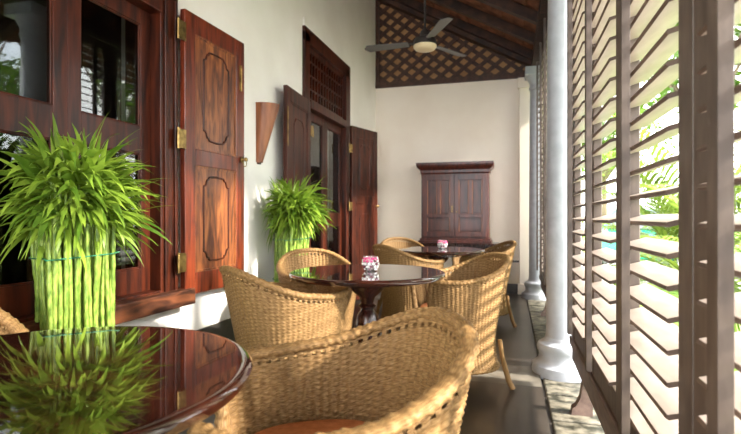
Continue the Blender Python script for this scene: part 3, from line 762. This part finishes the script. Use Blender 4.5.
def bamboo(loc, rz, lab, hs, htop, rad, nleaf, seed, spread):
    """square bundle of stalks tied with strings, a mop of leaves on top"""
    r = random.Random(seed)
    p = thing('potted_bamboo', (*loc, 0), rz, lab, 'plant', 'tied bamboo plants by the wall')
    ms = MB(); tops = []
    N = 14
    for i in range(N):
        for j in range(N):
            edge = i in (0, N-1) or j in (0, N-1) or i in (1, N-2) or j in (1, N-2)
            if not edge: continue
            x = (i/(N-1)-0.5)*2*rad; y = (j/(N-1)-0.5)*2*rad
            x += r.uniform(-.007, .007); y += r.uniform(-.007, .007)
            rr = r.uniform(0.0072, 0.0105); h = hs*r.uniform(0.97, 1.06)
            pts = []; rads = []
            nseg = int(h/0.028); ph = r.random()
            ax, ay = r.uniform(-.008, .008), r.uniform(-.008, .008)
            for k in range(nseg+1):
                z = 0.03+(h-0.03)*k/nseg
                flare = 1+0.16*max(0, 0.12-z)/0.12 + 0.05*math.sin(z*7)
                pts.append((x*flare+ax*math.sin(z*9+ph*6), y*flare+ay*math.sin(z*8+ph*4), z))
                rads.append(rr*(1.16 if (k+int(ph*3)) % 3 == 0 else 0.97))
            ms.tube(pts, rads, 6)
            tops.append((x, y, h))
    ms.build('stems', M['stem'], p, smooth=True)
    # filling core so the bundle is closed
    for z in (0.22, hs*0.55, hs*0.86):
        mb = MB(); q = rad+0.017; pts = []
        for a, c in ((-1, -1), (1, -1), (1, 1), (-1, 1)):
            nx_, ny_ = {(-1, -1): (1, -1), (1, -1): (1, 1), (1, 1): (-1, 1), (-1, 1): (-1, -1)}[(a, c)]
            for t in range(8): pts.append((a*q+(nx_-a)*q*t/8, c*q+(ny_-c)*q*t/8, z+0.012*math.sin((a*3+c*2+t/8)*1.4)))
        pts.append(pts[0]); mb.tube(pts, 0.0028, 6); mb.build('binding', M['band'], p)
    mb = MB(); mb.lathe([(rad*1.35, 0.0), (rad*1.65, 0.0), (rad*1.72, 0.05), (rad*1.68, 0.05), (rad*1.5, 0.03), (0.01, 0.03)], 48, closed=False); mb.build('tray', M['ceramic'], p, smooth='auto')
    ml = MB()
    for k in range(nleaf):
        x, y, h = r.choice(tops); x *= r.uniform(0.2, 1.0); y *= r.uniform(0.2, 1.0)
        zz = h + r.uniform(-0.03, htop-hs-0.19)
        a = math.atan2(y, x)+r.gauss(0, 0.8); lvl = (zz-h+0.03)/(htop-hs)
        el = r.gauss(0.15+0.85*lvl, 0.40)
        L = spread*r.uniform(0.65, 1.1)
        d = Vector((math.cos(a)*math.cos(el), math.sin(a)*math.cos(el), math.sin(el)))
        # keep clear of the wall
        leaf_strip(ml, (x, y, zz), d, None, L, r.uniform(0.018, 0.033), r.uniform(0.4, 1.9), twist=r.uniform(-0.9, 0.9))
    # short stalk shoots inside the crown
    c_, s_ = math.cos(rz), math.sin(rz)
    for i, v in enumerate(ml.v):
        wx = v[0]*c_ - v[1]*s_ + loc[0]
        lim = XW+0.13
        if wx < lim:
            f = lim - wx; nx = lim-0.05*(1-math.exp(-f*4))-loc[0]; wy = v[0]*s_+v[1]*c_
            ml.v[i] = (nx*c_+wy*s_, -nx*s_+wy*c_, v[2])
    ml.build('foliage', M['leaf'], p, smooth=True)
    ms = MB()
    for (x, y, h) in tops[::2]:
        ms.tube([(x*0.9, y*0.9, h-0.02), (x*1.0, y*1.0, h+(htop-hs)*0.45)], [0.008, 0.005], 5)
    ms.build('shoots', M['stem'], p, smooth=True)
    return p
bp1 = cw(-1.215, 2.03)
bamboo(bp1, math.radians(62), 'larger tied bamboo plant behind the nearest table, in front of the window', 1.04, 1.40, 0.112, 720, 5, 0.272)
bamboo((-1.68, 3.64), math.radians(50), 'smaller-looking tied bamboo plant against the white wall beside the doorway', 1.02, 1.36, 0.098, 640, 9, 0.295)

# ------------------------------------------------------------------ cabinet on console
cb = thing('wooden_cabinet', (-0.72, 6.87, 0.70), 0, 'dark red-brown two-door cabinet with flared cornice against the end wall', 'cabinet')
W_, D_, HH = 0.90, 0.36, 1.09
mb = MB()
mb.box(-W_/2, W_/2, -D_/2+0.02, D_/2, 0.06, 0.98)
mb.box(-W_/2-0.035, W_/2+0.035, -D_/2-0.02, D_/2+0.005, 0.0, 0.035); mb.box(-W_/2-0.018, W_/2+0.018, -D_/2, D_/2, 0.035, 0.062)
mb.build('carcass', M['wood_cab'], cb, bevel=0.004)
mb = MB()
prof = [(0.0, 0.93), (0.012, 0.95), (0.012, 0.985), (0.03, 1.0), (0.055, 1.03), (0.062, 1.055), (0.062, 1.085)]
vs = []
for o_, z in prof: vs += [(-W_/2-o_, -D_/2+0.02-o_, z), (W_/2+o_, -D_/2+0.02-o_, z), (W_/2+o_, D_/2+0.005, z), (-W_/2-o_, D_/2+0.005, z)]
fs = [(i*4+k, i*4+(k+1) % 4, (i+1)*4+(k+1) % 4, (i+1)*4+k) for i in range(len(prof)-1) for k in range(4)]+[(0, 1, 2, 3), tuple((len(prof)-1)*4+k for k in range(4))]
mb.add(vs, fs); mb.build('cornice', M['wood_cab'], cb)
for s in (-1, 1):
    x0, x1 = (-W_/2+0.03, -0.004) if s < 0 else (0.004, W_/2-0.03)
    yf = -D_/2+0.02
    dd = thing('door', (0, 0, 0), 0, parent=cb)
    mb = MB(); z0, z1 = 0.085, 0.915; st = 0.055
    mb.box(x0, x0+st, yf-0.022, yf, z0, z1); mb.box(x1-st, x1, yf-0.022, yf, z0, z1)
    xm = (x0+x1)/2
    mb.box(x0+st, x1-st, yf-0.022, yf, z0, z0+0.07); mb.box(x0+st, x1-st, yf-0.022, yf, z1-0.07, z1); mb.box(x0+st, x1-st, yf-0.022, yf, 0.345, 0.39)
    mb.box(xm-0.022, xm+0.022, yf-0.022, yf, 0.39, z1-0.07); 
    mb.build('door_frame', M['wood_cab'], dd, bevel=0.003)
    mb = MB()
    for (a, c, e, f) in ((x0+st, xm-0.022, 0.39, z1-0.07), (xm+0.022, x1-st, 0.39, z1-0.07), (x0+st, x1-st, z0+0.07, 0.345)):
        mb.box(a, c, yf-0.007, yf-0.001, e, f); mb.box(a+0.02, c-0.02, yf-0.014, yf-0.006, e+0.02, f-0.02)
    mb.build('panel', M['wood_cab'], dd, bevel=0.003)
    mb = MB()
    for (a, e, f) in ((x0+st, 0.39, z1-0.07), (x0+st, z0+0.07, 0.345), (xm+0.022, 0.39, z1-0.07), (x1-st-0.008, 0.39, z1-0.07), (xm-0.030, 0.39, z1-0.07), (x1-st-0.008, z0+0.07, 0.345)):
        mb.box(a, a+0.008, yf-0.0215, yf-0.008, e, f)
    mb.build('moulding', M['sconce'], dd)
    mb = MB(); xk = -0.03 if s < 0 else 0.03
    if s < 0: mb.box(xk-0.006, xk+0.006, yf-0.026, yf-0.021, 0.44, 0.50)
    mb.lathe([(0.009, 0), (0.006, 0.008), (0.010, 0.016), (0.002, 0.022)], 12, tf=Matrix.Translation((xk, yf-0.021, 0.42)) @ Matrix.Rotation(PI/2, 4, 'X'))
    mb.build('knob', M['brass'], dd)
co = thing('console_table', (-0.76, 6.84, 0), 0, 'long low dark side table under the cabinet', 'table')
mb = MB(); mb.box(-0.66, 0.62, -0.225, 0.235, 0.672, 0.699); mb.build('tabletop', M['wood_leg'], co, bevel=0.004)
mb = MB(); mb.box(-0.62, 0.58, -0.19, 0.215, 0.59, 0.672); mb.build('apron', M['wood_leg'], co)
for sx in (-0.60, 0.56):
    for sy in (-0.17, 0.195):
        mb = MB(); mb.box(sx-0.022, sx+0.022, sy-0.022, sy+0.022, 0, 0.59); mb.build('leg', M['wood_leg'], co, bevel=0.003)

# ------------------------------------------------------------------ candle holders
def votive():
    v = thing('candle_holder')
    prof = [(0.006, 0.0), (0.026, 0.0), (0.030, 0.004), (0.040, 0.018), (0.047, 0.038), (0.046, 0.058), (0.040, 0.074), (0.0425, 0.082), (0.0395, 0.082), (0.0365, 0.074), (0.0425, 0.058), (0.0435, 0.038), (0.036, 0.019), (0.024, 0.008), (0.004, 0.007)]
    mb = MB(); mb.lathe(prof, 40); mb.build('bowl', M['votive'], v, smooth='auto')
    mb = MB()
    rr = random.Random(2)
    for lvl, (r_, z) in enumerate(((0.0365, 0.012), (0.0455, 0.027), (0.0482, 0.042), (0.0465, 0.058), (0.042, 0.072))):
        for k in range(13):
            if lvl == 0 and k % 2: continue
            a = 2*PI*(k+0.5*(lvl % 2))/13; w2 = 0.0072; h2 = 0.0055
            T = Matrix.Translation((r_*math.cos(a), r_*math.sin(a), z)) @ Matrix.Rotation(a, 4, 'Z') @ Matrix.Rotation(rr.uniform(-.4, .4), 4, 'X')
            mb.mi = (1 if lvl >= 3 and rr.random() < 0.75 else (2 if rr.random() < 0.22 else 0)); mb.box(-0.0012, 0.0014, -w2, w2, -h2, h2, T)
    mb.build('mosaic', [M['chip_white'], M['chip_pink'], M['chip_dark']], v)
    mb = MB(); mb.lathe([(0.001, 0.009), (0.019, 0.009), (0.0195, 0.030), (0.001, 0.030)], 24); mb.tube([(0, 0, 0.03), (0, 0.001, 0.038)], 0.0012, 6); mb.build('candle', M['wax'], v, smooth='auto')
    return v
v0 = votive()
def px_to(px, d): return cw((px-370.5)/495*d, d)
v0.location = (*px_to(370.5, 2.80), 0.7455); tag(v0, 'small glass candle holder with pink rim on the middle table', 'candle holder', 'glass candle holders')
v1 = dup(v0); v1.location = (*px_to(442.5, 4.75), 0.7455); v1['label'] = 'small glass candle holder on the farthest table, before the cabinet'
v1.rotation_euler = (0, 0, 1.0)

# ------------------------------------------------------------------ ceiling fan
fp = cw(0.55, 5.0)
fan = thing('ceiling_fan', (fp[0], fp[1], 2.75), math.radians(15.75), 'grey three-bladed ceiling fan with cream bowl hanging before the lattice', 'fan')
top = roofz(fp[0])-2.75
mb = MB(); mb.tube([(0, 0, 0.15), (0, 0, top-0.02)], 0.011, 12); mb.build('rod', M['fan_dark'], fan, smooth='auto')
mb = MB(); mb.lathe([(0.01, top-0.13), (0.045, top-0.11), (0.06, top-0.02), (0.06, top+0.012)], 32); mb.build('canopy', M['fan_dark'], fan, smooth='auto')
mb = MB(); mb.lathe([(0.02, 0.20), (0.045, 0.17), (0.055, 0.12), (0.10, 0.10), (0.115, 0.075), (0.115, 0.035), (0.10, 0.02)], 48); mb.build('motor', M['fan_dark'], fan, smooth='auto')
mb = MB(); mb.lathe([(0.118, 0.028), (0.116, 0.012), (0.10, -0.008), (0.06, -0.022), (0.01, -0.027)], 48); mb.build('bowl', M['fan_bowl'], fan, smooth='auto')
for a in (-78, 42, 162):
    T = Matrix.Rotation(math.radians(a), 4, 'Z') @ Matrix.Translation((0, 0, 0.06)) @ Matrix.Rotation(math.radians(10), 4, 'X')
    mb = MB(); vs = []; n = 12
    for i in range(n+1):
        t = i/n; x = 0.17+0.47*t; hw = (0.045+0.022*t)*(1 if t < 0.9 else math.sqrt(max(0.02, 1-((t-0.9)/0.1)**2)))
        vs += [T @ Vector((x, -hw, 0.003)), T @ Vector((x, hw, 0.003)), T @ Vector((x, hw, -0.003)), T @ Vector((x, -hw, -0.003))]
    fs = [(i*4+k, i*4+(k+1) % 4, (i+1)*4+(k+1) % 4, (i+1)*4+k) for i in range(n) for k in range(4)]+[(3, 2, 1, 0), (n*4, n*4+1, n*4+2, n*4+3)]
    mb.add(vs, fs); bl = mb.build('blade', M['fan_blade'], fan)
    mb = MB(); mb.box(0.09, 0.21, -0.018, 0.018, 0.003, 0.009, T); mb.build('blade_arm', M['fan_dark'], bl)

# ------------------------------------------------------------------ orchid on the inner window ledge
orc = thing('orchid_vase', (XW-0.48, 2.08, 1.18), 0, 'white vase with magenta orchid behind the window glass', 'vase')
mb = MB(); mb.lathe([(0.02, 0), (0.045, 0.01), (0.06, 0.08), (0.045, 0.16), (0.02, 0.22), (0.024, 0.24)], 32); mb.build('vase', M['ceramic'], orc, smooth='auto')
mb = MB(); mb.tube([(0, 0, 0.2), (0.01, 0.0, 0.3), (0.03, 0.02, 0.38)], 0.003, 6); mb.build('stem', M['stem'], orc)
mb = MB()
for (cx, cy, cz) in ((0.03, 0.02, 0.38), (0.02, -0.02, 0.33), (0.05, 0.01, 0.30)):
    for k in range(5):
        a = 2*PI*k/5; leaf_strip(mb, (cx, cy, cz), (0.4, math.cos(a), math.sin(a)), None, 0.045, 0.03, 0.4, n=4)
mb.build('flowers', M['orchid'], orc)
st = thing('plant_stand', (XW-0.48, 2.08, 0), 0, 'dark stand carrying the orchid vase indoors', 'stand')
mb = MB(); mb.lathe([(0.13, 1.15), (0.14, 1.16), (0.14, 1.18), (0.01, 1.18)], 32); mb.build('top', M['wood_leg'], st)
mb = MB(); mb.lathe([(0.12, 0.0), (0.12, 0.03), (0.03, 0.06), (0.02, 0.6), (0.03, 1.16)], 24); mb.build('post', M['wood_leg'], st)

# ------------------------------------------------------------------ outdoors
b = MB(); b.box(0.95, 60, -30, 80, -0.35, -0.13); struct(b, 'ground', M['drive'], 'pale sunlit paving outside the louvres', 'ground')
b = MB(); b.box(0.95, 2.9, -6.0, 9.5, -0.13, -0.10); b.box(4.2, 30, 2, 10, -0.13, -0.10); b.box(-6, 30, 14.5, 60, -0.13, -0.10)
tag(b.build('lawn', M['lawn']), 'green lawn outside the louvres', 'grass', kind='stuff')
def palm(loc, lab, nf, L, seed, lw=0.026, h=0.0):
    r = random.Random(seed)
    p = thing('areca_palm', (*loc, -0.10), 0, lab, 'plant', 'palms outside the louvres')
    ms = MB(); ml = MB()
    for k in range(nf):
        a = 2*PI*k/nf+r.uniform(-.3, .3); el = r.uniform(0.95, 1.5); LL = L*r.uniform(0.75, 1.1)
        d = Vector((math.cos(a)*math.cos(el), math.sin(a)*math.cos(el), math.sin(el))); q = Vector((math.cos(a)*0.08, math.sin(a)*0.08, 0.0)); pts = [q.copy()]
        n = 16
        for i in range(n):
            q = q+d*LL/n; d = (d+Vector((math.cos(a)*0.02, math.sin(a)*0.02, -0.085-0.06*(i/n)))).normalized(); pts.append(q.copy())
        ms.tube(pts, [0.014*(1-0.8*i/n) for i in range(n+1)], 5)
        for i in range(4, n+1):
            t = (pts[min(i, n)]-pts[i-1]).normalized(); sd_ = t.cross(Vector((0, 0, 1))).normalized()
            for s in (-1, 1):
                for o_ in (0, 0.5):
                    bp_ = pts[i-1]+(pts[i]-pts[i-1])*o_
                    ll = 0.34*L/1.8*math.sin(PI*(0.12+0.8*i/n))+0.08
                    leaf_strip(ml, bp_, sd_*s*0.9+t*0.7+Vector((0, 0, 0.35)), None, ll, lw, 1.1, n=4)
    ms.build('stalks', M['stem'], p); ml.build('fronds', M['palm'], p, smooth=True)
palm((1.95, 4.9), 'areca palm close outside the louvres, at the right edge', 18, 2.1, 1, 0.04)
palm((2.75, 8.9), 'taller areca palm farther along the drive, left of the widest upright', 24, 3.1, 2, 0.06)
palm((6.8, 13.2), 'areca palm standing beyond the green car', 16, 2.2, 6, 0.05)
def tree(loc, lab, h, R, seed, nleaf=2600, lw=0.16):
    r = random.Random(seed)
    t = thing('garden_tree', (*loc, -0.10), 0, lab, 'tree', 'trees outside the louvres')
    mb = MB(); mb.tube([(0, 0, 0), (0.05, 0.03, h*0.3), (0, 0.1, h*0.65)], [0.16, 0.12, 0.08], 10)
    for k in range(6):
        a = k*PI/3; mb.tube([(0, 0.05, h*0.45), (math.cos(a)*R*0.4, math.sin(a)*R*0.4, h*0.68), (math.cos(a)*R*0.7, math.sin(a)*R*0.7, h*0.85)], [0.07, 0.045, 0.02], 6)
    mb.build('trunk', M['trunk'], t, smooth='auto')
    ml = MB(); cl = [(r.gauss(0, R*0.42), r.gauss(0, R*0.42), h*0.78+r.gauss(0, h*0.13), R*r.uniform(0.28, 0.5)) for _ in range(16)]
    for k in range(nleaf):
        c = r.choice(cl); v = Vector((r.gauss(0, 1), r.gauss(0, 1), r.gauss(0, 1))).normalized()*c[3]*r.uniform(0.7, 1.05)
        p = Vector(c[:3])+v; u = Vector((r.gauss(0, 1), r.gauss(0, 1), r.gauss(0, .6))).normalized(); w_ = u.cross(Vector((r.gauss(0, 1), r.gauss(0, 1), 1))).normalized()
        s = lw*r.uniform(0.6, 1.3)
        ml.add([p-u*s, p-w_*s*0.4, p+u*s, p+w_*s*0.4], [(0, 1, 2, 3)])
    ml.build('crown', M['tree_leaf'], t)
tree((4.9, 15.2), 'leafy tree rising behind the green car', 7.6, 2.3, 11, 4200)
tree((4.0, 24.0), 'leafy tree straight beyond the end of the drive', 6.0, 2.4, 12)
tree((13.5, 26.0), 'tall garden tree far out to the right', 7.0, 2.8, 13)
tree((9.0, 8.8), 'leafy tree mirrored in the window glass', 6.2, 2.3, 18)
tree((10.2, 15.4), 'tall tree high in the window reflection', 9.5, 2.9, 21, 4200, 0.2)
tree((16.5, 12.5), 'garden tree farther off in the window reflection', 7.0, 2.8, 19)
tree((18.0, 5.0), 'leafy tree level with the nearest louvres', 5.0, 2.3, 14)
tree((18.0, -3.0), 'garden tree across the drive from the nearest table', 5.0, 2.3, 16)
# green car
car = thing("green_car", (3.15, 12.9, -0.13), math.radians(62), 'teal green car parked outside, glimpsed through the slats', 'car')
prof = [(-1.75, 0.30), (-1.78, 0.55), (-1.70, 0.80), (-1.05, 0.88), (-0.55, 1.36), (0.75, 1.40), (1.45, 0.95), (1.75, 0.85), (1.80, 0.35), (1.35, 0.28), (-1.3, 0.28)]
def extr(prof, hw, tap=0.0, z_lo=0.9):
    mb = MB(); n = len(prof); f = lambda z: hw-(tap if z > z_lo else 0)
    vs = [(x, -f(z), z) for x, z in prof]+[(x, f(z), z) for x, z in prof]
    mb.add(vs, [tuple(range(n)), tuple(range(2*n-1, n-1, -1))]+[(k, (k+1) % n, n+(k+1) % n, n+k) for k in range(n)]); return mb
extr(prof, 0.78, 0.12).build('body', M['car_paint'], car, bevel=0.05)
extr([(-0.92, 0.93), (-0.50, 1.30), (0.70, 1.33), (1.22, 0.97)], 0.79, 0.115, 1.0).build('side_windows', M['car_glass'], car)
mb = MB(); mb.add([(-1.07, -0.62, 0.93), (-1.07, 0.62, 0.93), (-0.60, 0.56, 1.335), (-0.60, -0.56, 1.335), (-1.03, -0.6, 0.90), (-1.03, 0.6, 0.90), (-0.56, 0.54, 1.30), (-0.56, -0.54, 1.30)],
    [(0, 1, 2, 3), (7, 6, 5, 4), (0, 4, 5, 1), (1, 5, 6, 2), (2, 6, 7, 3), (3, 7, 4, 0)]); mb.build('windscreen', M['car_glass'], car)
for sx in (-1.1, 1.15):
    for sy in (-0.74, 0.74):
        T = Matrix.Translation((sx, sy, 0.30)) @ Matrix.Rotation(PI/2, 4, 'X')
        mb = MB(); mb.lathe([(0.01, -0.09), (0.27, -0.09), (0.30, -0.06), (0.30, 0.06), (0.27, 0.09), (0.01, 0.09)], 28, tf=T)
        wv = mb.build('wheel', M['rubber'], car, smooth='auto')
        mb = MB(); mb.lathe([(0.01, -0.10), (0.17, -0.10), (0.18, 0.10), (0.01, 0.10)], 20, tf=T); mb.build('hub', M['white_trim'], wv)
